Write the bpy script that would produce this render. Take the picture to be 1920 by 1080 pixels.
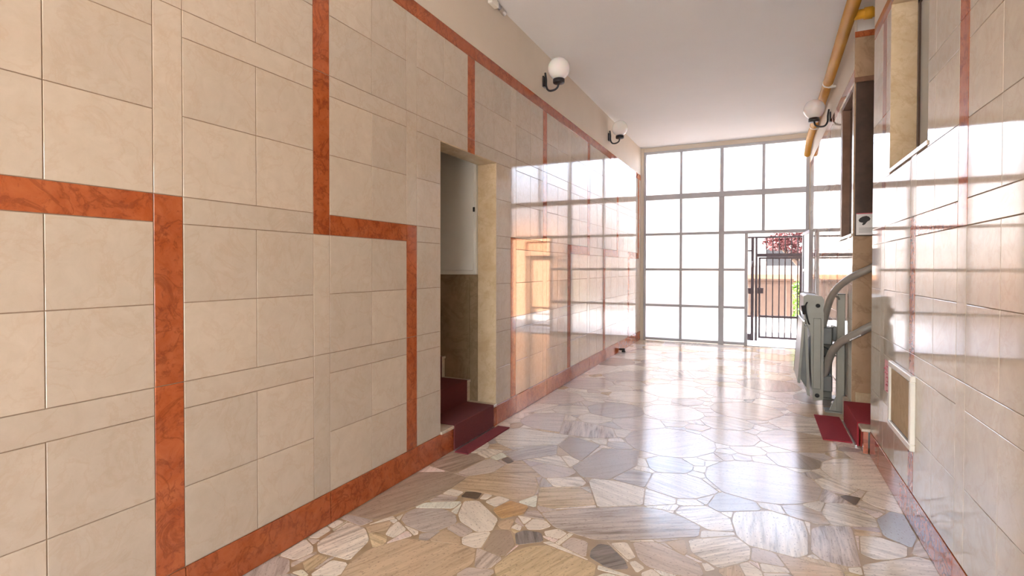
import bpy, bmesh, math, random
import numpy as np
from mathutils import Vector, Matrix
random.seed(7)
for o in list(bpy.data.objects): bpy.data.objects.remove(o)
S = bpy.context.scene
C = S.collection

# ------------------------------------------------------------ camera
CAM_H = 1.36
FPX, YAW, PITCH, ROLL, CY = 967.02, 0.448993, -0.0131533, 0.0018153, 514.823
_cy, _sy, _cp, _sp, _cr, _sr = math.cos(YAW), math.sin(YAW), math.cos(PITCH), math.sin(PITCH), math.cos(ROLL), math.sin(ROLL)
Wv = Vector((-_sy*_cp, _cy*_cp, _sp)); R0 = Vector((_cy, _sy, 0)); U0 = R0.cross(Wv)
Rv = R0*_cr + U0*_sr; Uv = U0*_cr - R0*_sr
cd = bpy.data.cameras.new('camera'); cam = bpy.data.objects.new('camera', cd); C.objects.link(cam)
cam.matrix_world = Matrix(((Rv.x, Uv.x, -Wv.x, 0), (Rv.y, Uv.y, -Wv.y, 0), (Rv.z, Uv.z, -Wv.z, CAM_H), (0, 0, 0, 1)))
cd.sensor_width = 36; cd.lens = FPX*36/1920; cd.shift_y = -(540-CY)/1920; cd.clip_start = 0.05; cd.clip_end = 300
S.camera = cam

# ------------------------------------------------------------ world, sun, exposure
w = bpy.data.worlds.new('world'); S.world = w; w.use_nodes = True
nt = w.node_tree
sky = nt.nodes.new('ShaderNodeTexSky'); sky.sky_type = 'NISHITA'; sky.sun_disc = False
sky.sun_elevation = math.radians(42); sky.sun_rotation = math.radians(250); sky.dust_density = 3.0; sky.ozone_density = 0.6
hsv = nt.nodes.new('ShaderNodeHueSaturation'); hsv.inputs['Saturation'].default_value = 0.70; nt.links.new(sky.outputs[0], hsv.inputs['Color'])
bgn = nt.nodes['Background']; nt.links.new(hsv.outputs[0], bgn.inputs[0]); bgn.inputs[1].default_value = 1.0
sl = bpy.data.lights.new('sun', 'SUN'); sl.energy = 15; sl.angle = math.radians(0.6); sl.color = (1, 0.955, 0.90)
so = bpy.data.objects.new('sun', sl); C.objects.link(so)
so.rotation_euler = Vector((-0.72, -0.12, 0.62)).to_track_quat('Z', 'Y').to_euler()
def portal(loc, size, direction):
    l = bpy.data.lights.new('portal', 'AREA'); l.shape = 'RECTANGLE'; l.size, l.size_y = size; l.cycles.is_portal = True
    o = bpy.data.objects.new('sky_portal', l); C.objects.link(o); o.location = loc
    o.rotation_euler = Vector(direction).to_track_quat('-Z', 'Z').to_euler()
vs = S.view_settings
vs.view_transform = 'Standard'; vs.look = 'None'; vs.gamma = 1; vs.use_curve_mapping = False; vs.exposure = 1.9
S.cycles.max_bounces = 14; S.cycles.diffuse_bounces = 7; S.cycles.glossy_bounces = 5; S.cycles.transmission_bounces = 8
S.cycles.sample_clamp_indirect = 12.0

# ------------------------------------------------------------ hall dimensions
XL, XR, YE, ZC, YB = -2.05, 0.73, 9.9, 3.61, -3.2
ROWS = [0.17, 0.488, 0.80, 0.907, 1.22, 1.53, 1.637, 1.953, 2.262, 2.369, 2.684, 3.005, 3.107]

# ------------------------------------------------------------ helpers
def srgb(r, g, b):
    f = lambda c: (c/255/12.92 if c/255 <= 0.04045 else ((c/255+0.055)/1.055)**2.4)
    return (f(r), f(g), f(b), 1)
def mat(name, col, rough=0.5, metal=0.0, spec=0.5, coat=0.0):
    m = bpy.data.materials.new(name); m.use_nodes = True
    b = m.node_tree.nodes['Principled BSDF']
    b.inputs['Base Color'].default_value = col; b.inputs['Roughness'].default_value = rough
    b.inputs['Metallic'].default_value = metal; b.inputs['Specular IOR Level'].default_value = spec
    b.inputs['Coat Weight'].default_value = coat; b.inputs['Coat Roughness'].default_value = 0.04
    return m
class NT:
    def __init__(s, m): s.t = m.node_tree; s.b = s.t.nodes['Principled BSDF']
    def n(s, typ, **k):
        x = s.t.nodes.new(typ)
        for a, v in k.items():
            if a.startswith('i_'):
                key = a[2:]; x.inputs[int(key) if key.isdigit() else key.replace('_', ' ')].default_value = v
            else: setattr(x, a, v)
        return x
    def l(s, a, b): s.t.links.new(a, b)
    def mix(s, fac, a, b, mode='MIX'):
        x = s.t.nodes.new('ShaderNodeMix'); x.data_type = 'RGBA'; x.blend_type = mode
        for inp, v in ((0, fac), (6, a), (7, b)):
            if hasattr(v, 'is_linked'): s.l(v, x.inputs[inp])
            else: x.inputs[inp].default_value = v
        return x.outputs[2]
    def ramp(s, fac, stops):
        r = s.t.nodes.new('ShaderNodeValToRGB'); e = r.color_ramp.elements
        while len(e) < len(stops): e.new(0.5)
        for q, (p, c) in zip(e, stops): q.position = p; q.color = c if len(c) == 4 else (*c, 1)
        s.l(fac, r.inputs[0]); return r.outputs[0]
    def objvec(s, jump=37.0):
        tc = s.n('ShaderNodeTexCoord'); oi = s.n('ShaderNodeObjectInfo')
        mu = s.n('ShaderNodeVectorMath', operation='SCALE'); s.l(oi.outputs['Random'], mu.inputs['Scale'])
        mu.inputs[0].default_value = (jump, jump*1.7, jump*0.6)
        ad = s.n('ShaderNodeVectorMath', operation='ADD'); s.l(tc.outputs['Object'], ad.inputs[0]); s.l(mu.outputs[0], ad.inputs[1])
        return ad.outputs[0], oi.outputs['Random']
    def bump(s, h, strength=0.1, dist=0.01):
        b = s.n('ShaderNodeBump'); b.inputs['Strength'].default_value = strength; b.inputs['Distance'].default_value = dist
        s.l(h, b.inputs['Height']); s.l(b.outputs[0], s.b.inputs['Normal'])
def marble(name, c1, c2, vein, rough=0.07, veinamt=0.5, scale=9.0, mott=None, dist=0.7):
    m = mat(name, c1, rough); q = NT(m); v, rnd = q.objvec()
    n1 = q.n('ShaderNodeTexNoise', i_Scale=scale, i_Detail=6.0, i_Roughness=0.65, i_Distortion=0.6); q.l(v, n1.inputs['Vector'])
    col = q.mix(q.ramp(n1.outputs[0], [(0.32, (0, 0, 0)), (0.68, (1, 1, 1))]), c1, c2)
    n2 = q.n('ShaderNodeTexNoise', i_Scale=scale*0.45, i_Detail=7.0, i_Roughness=0.6, i_Distortion=dist); q.l(v, n2.inputs['Vector'])
    vr = q.ramp(n2.outputs[0], [(0.47, (0, 0, 0)), (0.497, (veinamt,)*3), (0.503, (veinamt,)*3), (0.535, (0, 0, 0))])
    col = q.mix(vr, col, vein)
    if mott:
        n3 = q.n('ShaderNodeTexNoise', i_Scale=scale*2.2, i_Detail=4.0, i_Roughness=0.7, i_Distortion=0.7); q.l(v, n3.inputs['Vector'])
        col = q.mix(q.ramp(n3.outputs[0], [(0.53, (0, 0, 0)), (0.66, (0.7,)*3)]), col, mott)
    tone = q.ramp(rnd, [(0, (0.93, 0.93, 0.93)), (1, (1.05, 1.04, 1.03))])
    col = q.mix(1.0, col, tone, 'MULTIPLY')
    q.l(col, q.b.inputs['Base Color'])
    return m
def noisy(name, c1, c2, scale=8, rough=0.6, bump=0.0, metal=0):
    m = mat(name, c1, rough, metal); q = NT(m); v, rnd = q.objvec()
    n1 = q.n('ShaderNodeTexNoise', i_Scale=float(scale), i_Detail=5.0); q.l(v, n1.inputs['Vector'])
    q.l(q.mix(q.ramp(n1.outputs[0], [(0.3, (0, 0, 0)), (0.7, (1, 1, 1))]), c1, c2), q.b.inputs['Base Color'])
    if bump: q.bump(n1.outputs[0], bump)
    return m

M = {}
M['cream'] = marble('cream marble', (0.525, 0.455, 0.365, 1), (0.58, 0.51, 0.42, 1), (0.47, 0.355, 0.25, 1), 0.055, 0.25, 13.0, None, 0.5)
M['red'] = marble('red marble', (0.37, 0.082, 0.024, 1), (0.47, 0.135, 0.045, 1), (0.17, 0.032, 0.016, 1), 0.055, 0.5, 13, (0.235, 0.052, 0.024, 1), 0.8)
M['jamb'] = marble('aged jamb marble', (0.50, 0.38, 0.23, 1), (0.62, 0.50, 0.34, 1), (0.36, 0.25, 0.14, 1), 0.2, 0.2, 7, (0.47, 0.35, 0.21, 1))
M['dado'] = marble('shade darkened dado marble', (0.24, 0.175, 0.10, 1), (0.31, 0.235, 0.145, 1), (0.16, 0.10, 0.05, 1), 0.25, 0.3, 7)  # darker version of the jamb marble, stairwell gloom put into its colour
M['brownmarble'] = marble('brown marble', (0.36, 0.235, 0.135, 1), (0.43, 0.29, 0.18, 1), (0.22, 0.13, 0.07, 1), 0.25, 0.4, 6)
M['tread'] = marble('tread marble', (0.56, 0.47, 0.36, 1), (0.66, 0.57, 0.46, 1), (0.4, 0.3, 0.2, 1), 0.15, 0.3)
M['grout'] = noisy('grout', (0.26, 0.185, 0.125, 1), (0.32, 0.235, 0.165, 1), 30, 0.85)
M['plaster'] = noisy('wall plaster', (0.66, 0.585, 0.48, 1), (0.69, 0.61, 0.505, 1), 3, 0.7)
M['ceil'] = noisy('ceiling plaster', (0.745, 0.735, 0.715, 1), (0.77, 0.755, 0.735, 1), 2, 0.75)
M['white'] = noisy('white plaster', (0.74, 0.70, 0.66, 1), (0.77, 0.73, 0.69, 1), 4, 0.7)
M['cabinet'] = noisy('grey white paint', (0.60, 0.60, 0.55, 1), (0.63, 0.63, 0.58, 1), 5, 0.4)
M['mortar'] = noisy('floor mortar', (0.38, 0.27, 0.155, 1), (0.47, 0.35, 0.21, 1), 14, 0.3)
M['steel'] = noisy('grey painted steel', (0.45, 0.45, 0.475, 1), (0.50, 0.50, 0.525, 1), 6, 0.45)
M['gate'] = noisy('brown painted iron', (0.045, 0.028, 0.030, 1), (0.06, 0.038, 0.038, 1), 20, 0.5)
M['black'] = noisy('black painted metal', (0.012, 0.011, 0.012, 1), (0.02, 0.018, 0.018, 1), 30, 0.4)
M['rubber'] = noisy('black rubber', (0.015, 0.015, 0.016, 1), (0.03, 0.03, 0.03, 1), 30, 0.7)
M['lift'] = noisy('lift grey enamel', (0.235, 0.225, 0.185, 1), (0.265, 0.255, 0.21, 1), 12, 0.35)
M['liftdark'] = noisy('lift dark grey', (0.12, 0.12, 0.11, 1), (0.15, 0.15, 0.135, 1), 12, 0.4)
M['rail'] = noisy('rail grey enamel', (0.28, 0.255, 0.225, 1), (0.32, 0.295, 0.26, 1), 10, 0.28)
M['chrome'] = noisy('brushed metal', (0.6, 0.6, 0.58, 1), (0.7, 0.7, 0.68, 1), 40, 0.3, metal=1)
M['yellow'] = noisy('yellow gas paint', (0.50, 0.225, 0.012, 1), (0.57, 0.28, 0.02, 1), 5, 0.55)
M['yellow'].node_tree.nodes['Principled BSDF'].inputs['Specular IOR Level'].default_value = 0.25
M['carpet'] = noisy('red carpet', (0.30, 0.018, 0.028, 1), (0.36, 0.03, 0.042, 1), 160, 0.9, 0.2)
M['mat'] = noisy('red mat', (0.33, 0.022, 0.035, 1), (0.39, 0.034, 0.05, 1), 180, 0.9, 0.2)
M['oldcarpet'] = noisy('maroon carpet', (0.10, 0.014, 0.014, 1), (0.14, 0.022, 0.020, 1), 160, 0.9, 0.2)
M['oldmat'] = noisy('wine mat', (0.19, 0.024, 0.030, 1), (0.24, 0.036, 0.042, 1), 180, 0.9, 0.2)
M['wood'] = noisy('brown wood', (0.16, 0.075, 0.04, 1), (0.23, 0.115, 0.065, 1), 12, 0.35)
M['darkpanel'] = noisy('dark brown panel', (0.055, 0.034, 0.024, 1), (0.085, 0.052, 0.037, 1), 14, 0.3)
M['hatch'] = marble('hatch panel marble', (0.46, 0.33, 0.18, 1), (0.55, 0.41, 0.24, 1), (0.34, 0.22, 0.10, 1), 0.6, 0.4, 6)
M['frameivory'] = noisy('ivory enamel', (0.72, 0.68, 0.60, 1), (0.76, 0.72, 0.64, 1), 10, 0.3)
M['paper'] = noisy('white plate', (0.78, 0.78, 0.78, 1), (0.82, 0.82, 0.82, 1), 10, 0.4)
M['ink'] = noisy('dark print', (0.02, 0.02, 0.02, 1), (0.04, 0.04, 0.04, 1), 30, 0.5)
M['greyink'] = noisy('grey print', (0.35, 0.35, 0.35, 1), (0.4, 0.4, 0.4, 1), 30, 0.5)
M['pink'] = noisy('pink notice', (0.72, 0.30, 0.34, 1), (0.80, 0.46, 0.47, 1), 40, 0.5)
M['pinkink'] = noisy('red print', (0.55, 0.07, 0.11, 1), (0.62, 0.11, 0.15, 1), 30, 0.5)
M['ground'] = noisy('pale concrete', (0.55, 0.54, 0.53, 1), (0.62, 0.61, 0.60, 1), 3, 0.85)
M['plank'] = noisy('brown gate board', (0.045, 0.025, 0.017, 1), (0.058, 0.034, 0.023, 1), 6, 0.6)
M['peach'] = noisy('peach stucco', (0.40, 0.20, 0.105, 1), (0.45, 0.235, 0.13, 1), 5, 0.8)
M['house'] = noisy('white stucco', (0.50, 0.46, 0.43, 1), (0.55, 0.505, 0.475, 1), 3, 0.8)
M['roof'] = noisy('terracotta', (0.42, 0.17, 0.09, 1), (0.5, 0.22, 0.12, 1), 6, 0.8)
M['darkglass'] = mat('dark window glass', (0.02, 0.022, 0.025, 1), 0.05)
M['shadeglass'] = mat('shaded window opening', (0.022, 0.022, 0.024, 1), 0.6, 0, 0.15)
M['bark'] = noisy('bark', (0.07, 0.045, 0.03, 1), (0.11, 0.07, 0.05, 1), 20, 0.9)
M['redleaf'] = noisy('red leaves', (0.07, 0.014, 0.016, 1), (0.13, 0.032, 0.032, 1), 4, 0.5)
M['greenleaf'] = noisy('green leaves', (0.07, 0.16, 0.015, 1), (0.13, 0.25, 0.03, 1), 4, 0.5)
M['greypane'] = mat('grey obscured glass', (0.46, 0.48, 0.47, 1), 0.35)
def glass(name, rough, ior=1.12, col=(0.97, 0.97, 0.97, 1)):
    m = mat(name, col, rough); b = m.node_tree.nodes['Principled BSDF']
    b.inputs['Transmission Weight'].default_value = 1.0; b.inputs['IOR'].default_value = ior
    return m
M['frost'] = glass('frosted glass', 0.42, 1.35, (0.83, 0.835, 0.85, 1))
M['clear'] = glass('clear glass', 0.0, 1.45)
gm = mat('opal glass', (0.83, 0.80, 0.76, 1), 0.18); M['globe'] = gm
gm.node_tree.nodes['Principled BSDF'].inputs['Subsurface Weight'].default_value = 0.3

# paving stone: colour and grain direction ride on the mesh
pm = mat('travertine paving', (0.6, 0.5, 0.4, 1), 0.14); M['stone'] = pm; q = NT(pm)
at = q.n('ShaderNodeAttribute', attribute_name='tint'); ax = q.n('ShaderNodeAttribute', attribute_name='grain')
sx = q.n('ShaderNodeSeparateXYZ'); q.l(ax.outputs['Vector'], sx.inputs[0])
geo = q.n('ShaderNodeTexCoord')
rot = q.n('ShaderNodeVectorRotate', rotation_type='Z_AXIS'); q.l(geo.outputs['Object'], rot.inputs['Vector'])
an = q.n('ShaderNodeMath', operation='MULTIPLY', i_1=6.2832); q.l(sx.outputs[0], an.inputs[0]); q.l(an.outputs[0], rot.inputs['Angle'])
sc1 = q.n('ShaderNodeVectorMath', operation='MULTIPLY'); sc1.inputs[1].default_value = (3.0, 36, 1); q.l(rot.outputs[0], sc1.inputs[0])
of = q.n('ShaderNodeVectorMath', operation='SCALE', i_Scale=90.0); q.l(ax.outputs['Vector'], of.inputs[0])
ad = q.n('ShaderNodeVectorMath', operation='ADD'); q.l(sc1.outputs[0], ad.inputs[0]); q.l(of.outputs[0], ad.inputs[1])
nb = q.n('ShaderNodeTexNoise', i_Scale=1.0, i_Detail=10.0, i_Roughness=0.7, i_Distortion=0.35); q.l(ad.outputs[0], nb.inputs['Vector'])
band = q.ramp(nb.outputs[0], [(0.34, (0, 0, 0)), (0.46, (0.55, 0.55, 0.55)), (0.62, (1, 1, 1))])
dark = q.mix(1.0, at.outputs['Color'], (0.40, 0.36, 0.31, 1), 'MULTIPLY')
light = q.mix(1.0, at.outputs['Color'], (1.17, 1.16, 1.15, 1), 'MULTIPLY')
inv = q.n('ShaderNodeMath', operation='SUBTRACT', i_0=1.0); q.l(sx.outputs[1], inv.inputs[1])
lo = q.mix(inv.outputs[0], dark, at.outputs['Color']); hi = q.mix(inv.outputs[0], light, at.outputs['Color'])
col = q.mix(band, lo, hi)
sc2 = q.n('ShaderNodeVectorMath', operation='MULTIPLY'); sc2.inputs[1].default_value = (45, 110, 1); q.l(rot.outputs[0], sc2.inputs[0])
np_ = q.n('ShaderNodeTexNoise', i_Scale=1.0, i_Detail=3.0); q.l(sc2.outputs[0], np_.inputs['Vector'])
pit = q.ramp(np_.outputs[0], [(0.61, (0, 0, 0)), (0.66, (0.6, 0.6, 0.6))])
col = q.mix(pit, col, (0.22, 0.17, 0.13, 1))
q.l(col, q.b.inputs['Base Color'])
rr = q.ramp(np_.outputs[0], [(0.3, (0.13,)*3), (0.72, (0.22,)*3)]); q.l(rr, q.b.inputs['Roughness'])

def link(name, me, m=None, parent=None):
    o = bpy.data.objects.new(name, me); C.objects.link(o)
    if m is not None and me is not None and not me.materials:
        me.materials.append(M[m] if isinstance(m, str) else m)
    if parent is not None: o.parent = parent
    return o
def tag(o, label=None, cat=None, group=None, kind=None):
    if label: o['label'] = label
    if cat: o['category'] = cat
    if group: o['group'] = group
    if kind: o['kind'] = kind
    return o
def empty(name, loc=(0, 0, 0), **k):
    o = bpy.data.objects.new(name, None); C.objects.link(o); o.location = loc; o.empty_display_size = 0.1
    tag(o, **k); return o
def me_from(bm, name='m', smooth=False):
    me = bpy.data.meshes.new(name); bmesh.ops.recalc_face_normals(bm, faces=bm.faces); bm.to_mesh(me); bm.free()
    if smooth:
        for p in me.polygons: p.use_smooth = True
    return me
def b_box(bm, x0, x1, y0, y1, z0, z1):
    x0, x1 = sorted((x0, x1)); y0, y1 = sorted((y0, y1)); z0, z1 = sorted((z0, z1))
    v = [bm.verts.new(p) for p in ((x0, y0, z0), (x1, y0, z0), (x1, y1, z0), (x0, y1, z0), (x0, y0, z1), (x1, y0, z1), (x1, y1, z1), (x0, y1, z1))]
    for f in ((0, 3, 2, 1), (4, 5, 6, 7), (0, 1, 5, 4), (1, 2, 6, 5), (2, 3, 7, 6), (3, 0, 4, 7)): bm.faces.new([v[i] for i in f])
def bev(bm, w, seg=1):
    if w: bmesh.ops.bevel(bm, geom=list(bm.edges), offset=w, segments=seg, affect='EDGES', profile=0.5)
def wloc(o):
    v = o.location.copy()
    while o.parent: o = o.parent; v += o.location
    return v
def boxes(name, lst, m, parent=None, bevel=0.0):
    """one mesh made of boxes (x0,x1,y0,y1,z0,z1) in world space; origin moved to the base centre when top-level"""
    a = np.array(lst, float); lo = np.minimum(a[:, ::2], a[:, 1::2]).min(0); hi = np.maximum(a[:, ::2], a[:, 1::2]).max(0)
    c = np.array([(lo[0]+hi[0])/2, (lo[1]+hi[1])/2, lo[2]])
    bm = bmesh.new()
    for t in lst:
        b2 = bmesh.new(); b_box(b2, t[0]-c[0], t[1]-c[0], t[2]-c[1], t[3]-c[1], t[4]-c[2], t[5]-c[2])
        if bevel: bev(b2, bevel)
        tm = bpy.data.meshes.new('t'); b2.to_mesh(tm); b2.free(); bm.from_mesh(tm); bpy.data.meshes.remove(tm)
    o = link(name, me_from(bm), m)
    o.location = c
    if parent is not None:
        o.parent = parent; o.location = Vector(c) - wloc(parent)
    return o
def tube(name, pts, r, m, parent=None, seg=12, caps=True):
    """swept tube along world points; r is a radius or a list of radii"""
    pts = [Vector(p) for p in pts]; rs = r if isinstance(r, (list, tuple)) else [r]*len(pts)
    org = pts[0].copy(); bm = bmesh.new(); rings = []
    up = None
    for i, p in enumerate(pts):
        d = (pts[min(i+1, len(pts)-1)] - pts[max(i-1, 0)]).normalized()
        if up is None:
            up = Vector((0, 0, 1)) if abs(d.z) < 0.9 else Vector((1, 0, 0))
        sd = d.cross(up).normalized(); up = sd.cross(d).normalized()
        rings.append([bm.verts.new(p - org + (sd*math.cos(a) + up*math.sin(a))*rs[i]) for a in (2*math.pi*k/seg for k in range(seg))])
    for a, b in zip(rings, rings[1:]):
        for k in range(seg): bm.faces.new((a[k], a[(k+1) % seg], b[(k+1) % seg], b[k]))
    if caps: bm.faces.new(rings[0]); bm.faces.new(list(reversed(rings[-1])))
    me = me_from(bm)
    for p in me.polygons: p.use_smooth = len(p.vertices) == 4
    o = link(name, me, m); o.location = org
    if parent is not None: o.parent = parent; o.location = org - parent.location
    return o
def smooth_path(pts, n=8):
    P = [Vector(p) for p in pts]; out = []
    for i in range(len(P)-1):
        p0, p1, p2, p3 = P[max(i-1, 0)], P[i], P[i+1], P[min(i+2, len(P)-1)]
        for k in range(n):
            t = k/n
            out.append(0.5*((2*p1) + (p2-p0)*t + (2*p0-5*p1+4*p2-p3)*t*t + (3*p1-p0-3*p2+p3)*t**3))
    out.append(P[-1]); return out
def lathe(name, prof, loc, m, parent=None, axis='Z', seg=32):
    bm = bmesh.new(); rings = []
    def put(r, z, a):
        x, y = r*math.cos(a), r*math.sin(a)
        return {'Z': (x, y, z), 'X': (z, x, y), 'Y': (x, z, y)}[axis]
    for r, z in prof:
        rings.append([bm.verts.new(put(max(r, 1e-4), z, 2*math.pi*k/seg)) for k in range(seg)])
    for a, b in zip(rings, rings[1:]):
        for k in range(seg): bm.faces.new((a[k], a[(k+1) % seg], b[(k+1) % seg], b[k]))
    bm.faces.new(rings[0]); bm.faces.new(list(reversed(rings[-1])))
    me = me_from(bm)
    for p in me.polygons: p.use_smooth = True
    o = link(name, me, m); o.location = loc
    if parent is not None: o.parent = parent; o.location = Vector(loc) - parent.location
    return o
def prism(name, poly, axis, t0, t1, m, parent=None, bevel=0):
    """poly of 2D points in the plane across `axis`, extruded t0..t1; Y -> (x,z), X -> (y,z), Z -> (x,y)"""
    bm = bmesh.new()
    put = {'Y': lambda a, b, t: (a, t, b), 'X': lambda a, b, t: (t, a, b), 'Z': lambda a, b, t: (a, b, t)}[axis]
    A = [bm.verts.new(put(a, b, t0)) for a, b in poly]; B = [bm.verts.new(put(a, b, t1)) for a, b in poly]
    bm.faces.new(A); bm.faces.new(list(reversed(B)))
    for k in range(len(poly)): bm.faces.new((A[k], A[(k+1) % len(poly)], B[(k+1) % len(poly)], B[k]))
    lo = Vector((min(v.co.x for v in bm.verts), min(v.co.y for v in bm.verts), min(v.co.z for v in bm.verts)))
    bmesh.ops.translate(bm, vec=-lo, verts=bm.verts)
    if bevel: bev(bm, bevel)
    o = link(name, me_from(bm), m); o.location = lo
    if parent is not None: o.parent = parent; o.location = lo - parent.location
    return o

# ------------------------------------------------------------ tiled walls
_tile = {}
def tile_mesh(w, h, m, side):
    key = (round(w, 3), round(h, 3), m, side)
    if key not in _tile:
        g, d, c = 0.0016, 0.008, 0.0012       # half joint, depth behind face, chamfer; local y along wall, z up, x out of wall
        bm = bmesh.new(); Y, Z = w/2-g, h/2-g
        fr = [(side*0.0, y, z) for y, z in ((-Y+c, -Z+c), (Y-c, -Z+c), (Y-c, Z-c), (-Y+c, Z-c))]
        md = [(-side*c, y, z) for y, z in ((-Y, -Z), (Y, -Z), (Y, Z), (-Y, Z))]
        bk = [(-side*d, y, z) for y, z in ((-Y, -Z), (Y, -Z), (Y, Z), (-Y, Z))]
        F, Q, K = [[bm.verts.new(p) for p in L] for L in (fr, md, bk)]
        bm.faces.new(F); bm.faces.new(K)
        for A, B in ((F, Q), (Q, K)):
            for k in range(4): bm.faces.new((A[k], A[(k+1) % 4], B[(k+1) % 4], B[k]))
        me = me_from(bm); me.materials.append(M[m]); _tile[key] = me
    return _tile[key]
def cut(rects, holes):
    for hy0, hy1, hz0, hz1 in holes:
        out = []
        for (a, b, c, d, m, n) in rects:
            if b <= hy0+.004 or a >= hy1-.004 or d <= hz0+.012 or c >= hz1-.012: out.append((a, b, c, d, m, n)); continue
            if a < hy0-.012: out.append((a, hy0, c, d, m, n))
            if b > hy1+.012: out.append((hy1, b, c, d, m, n))
            a2, b2 = max(a, hy0), min(b, hy1)
            if d > hz1+.012: out.append((a2, b2, hz1, d, m, n))
            if c < hz0-.012: out.append((a2, b2, c, hz0, m, n))
        rects = out
    return rects
def lattice(strips, sw, y0, y1, upper, lower, links, holes, X, side, parent, base_parent):
    rects = []
    R = ROWS
    edges = []
    for i, s in enumerate(strips):
        # vertical band, jointed at the top of every cross band
        zs = [R[0], R[3], R[6], R[9], R[11]]
        if upper(i): zs = [R[0], R[3], R[5], R[9], R[11]]
        for a, b in zip(zs, zs[1:]):
            red = (upper(i) and a >= R[5]-.001) or (lower(i) and b <= R[6]+.001)
            rects.append((s, s+sw, a, b, 'red' if red else 'cream', 'border_strip'))
    gaps = [(strips[i]+sw, strips[i+1], i) for i in range(len(strips)-1)]
    gaps.append((strips[-1]+sw, y1, len(strips)-1))
    if strips[0] > y0: gaps.insert(0, (y0, strips[0], -1))
    for a, b, i in gaps:
        if b-a < 0.02: continue
        full = strips[1]-strips[0]-sw
        if b-a < full*0.9:
            mids = [a, b] if b-a <= full/2+.03 else ([a, a+full/2, b] if i >= 0 else [a, b-full/2, b])
        else: mids = [a, (a+b)/2, b]
        for z0, z1 in ((0, 1), (1, 2), (3, 4), (4, 5), (6, 7), (7, 8), (9, 10), (10, 11)):
            for p, r in zip(mids, mids[1:]): rects.append((p, r, R[z0], R[z1], 'cream', 'wall_tile'))
        rects.append((a, b, R[2], R[3], 'cream', 'cross_strip'))
        rects.append((a, b, R[5], R[6], 'red' if links(i) else 'cream', 'cross_strip'))
        rects.append((a, b, R[8], R[9], 'cream', 'cross_strip'))
    # top red band and red base, one length per bay
    cutsy = [y0]+[s+sw for s in strips if y0+.05 < s+sw < y1-.05]+[y1]
    for a, b in zip(cutsy, cutsy[1:]): rects.append((a, b, R[11], R[12], 'red', 'top_band'))
    for (a, b, c, d, m, n) in cut(rects, holes):
        if b-a < .012 or d-c < .012: continue
        o = link(n, tile_mesh(b-a, d-c, m, side), None, parent)
        o.location = Vector((X, (a+b)/2, (c+d)/2)) - parent.location
        o.rotation_euler = (0, random.uniform(-1, 1)*0.0006, random.uniform(-1, 1)*0.0006)
    base = [(a, b, 0.0, R[0], 'red', 'base_slab') for a, b in zip(cutsy, cutsy[1:])]
    for (a, b, c, d, m, n) in cut(base, holes):
        if b-a < .012: continue
        o = link(n, tile_mesh(b-a, d-c, m, side), None, base_parent)
        o.location = Vector((X+side*0.004, (a+b)/2, (c+d)/2)) - base_parent.location

g = 0.003
# left wall with the stair doorway
DY0, DY1, DZ = 3.084, 3.94, 2.255
wl = boxes('wall_left', [(XL-g, XL-.18, YB, DY0-.012, 0, 3.107), (XL-g, XL-.18, DY1+.012, YE, 0, 3.107), (XL-g, XL-.18, DY0-.012, DY1+.012, DZ+.012, 3.107)], 'grout')
tag(wl, 'long left wall clad in cream marble tiles with red marble meander', 'wall', kind='structure')
boxes('plaster_band', [(XL, XL-.18, YB, YE, 3.107, ZC)], 'plaster', wl)
boxes('jamb_slab', [(XL-.001, XL-.18, DY1, DY1+.012, .187, DZ+.012)], 'jamb', wl)
boxes('jamb_slab', [(XL-.001, XL-.18, DY0-.012, DY0, .187, DZ+.012)], 'jamb', wl)
boxes('lintel_slab', [(XL-.001, XL-.18, DY0, DY1, DZ, DZ+.012)], 'jamb', wl)
bl = boxes('baseboard_left', [(XL-g, XL-.006, -1.2, DY0-.02, .002, .16), (XL-g, XL-.006, DY1+.02, YE-.05, .002, .16)], 'grout')
tag(bl, 'red marble base course along the left wall', 'baseboard', kind='structure')
stripsL = [1.16+0.7675*k for k in range(-3, 12)]
lattice(stripsL, .11, -1.2, YE-.05, lambda i: (i-3) % 2 == 1, lambda i: (i-3) % 2 == 0,
        lambda i: (i-3) in (-1, 1, 4, 6, 8, 10) , [(DY0, DY1, -1, DZ)], XL, 1, wl, bl)

# right wall: near part with a high window, stair opening, far part with the lodge window
SY0, SY1 = 4.51, 5.40
WY0, WY1, WZ0, WZ1 = 3.155, 3.98, 1.985, 3.02
LY0, LY1, LZ0, LZ1 = 5.43, 6.20, 1.645, 2.985
wr = boxes('wall_right', [(XR+g, XR+.22, YB, WY0-.01, 0, 3.107), (XR+g, XR+.22, WY1+.01, SY0, 0, 3.107), (XR+g, XR+.22, WY0-.01, WY1+.01, 0, WZ0-.01), (XR+g, XR+.22, WY0-.01, WY1+.01, WZ1+.01, 3.107)], 'grout')
tag(wr, 'near right wall of glossy cream marble tiles up to the stair opening', 'wall', kind='structure')
boxes('plaster_band', [(XR, XR+.22, YB, SY0, 3.107, ZC)], 'plaster', wr)
for nm, bx in (('window_reveal', (XR+.001, XR+.22, WY1, WY1+.01, WZ0, WZ1)), ('window_reveal', (XR+.001, XR+.22, WY0-.01, WY0, WZ0, WZ1)),
               ('window_reveal', (XR+.001, XR+.22, WY0-.01, WY1+.01, WZ1, WZ1+.01)), ('window_sill', (XR-.006, XR+.22, WY0-.01, WY1+.01, WZ0-.022, WZ0))):
    boxes(nm, [bx], 'jamb' if nm == 'window_reveal' else 'tread', wr)
boxes('end_slab', [(XR+.002, XR+.22, SY0, SY0+.012, .0, 3.107)], 'cream', wr)
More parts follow.
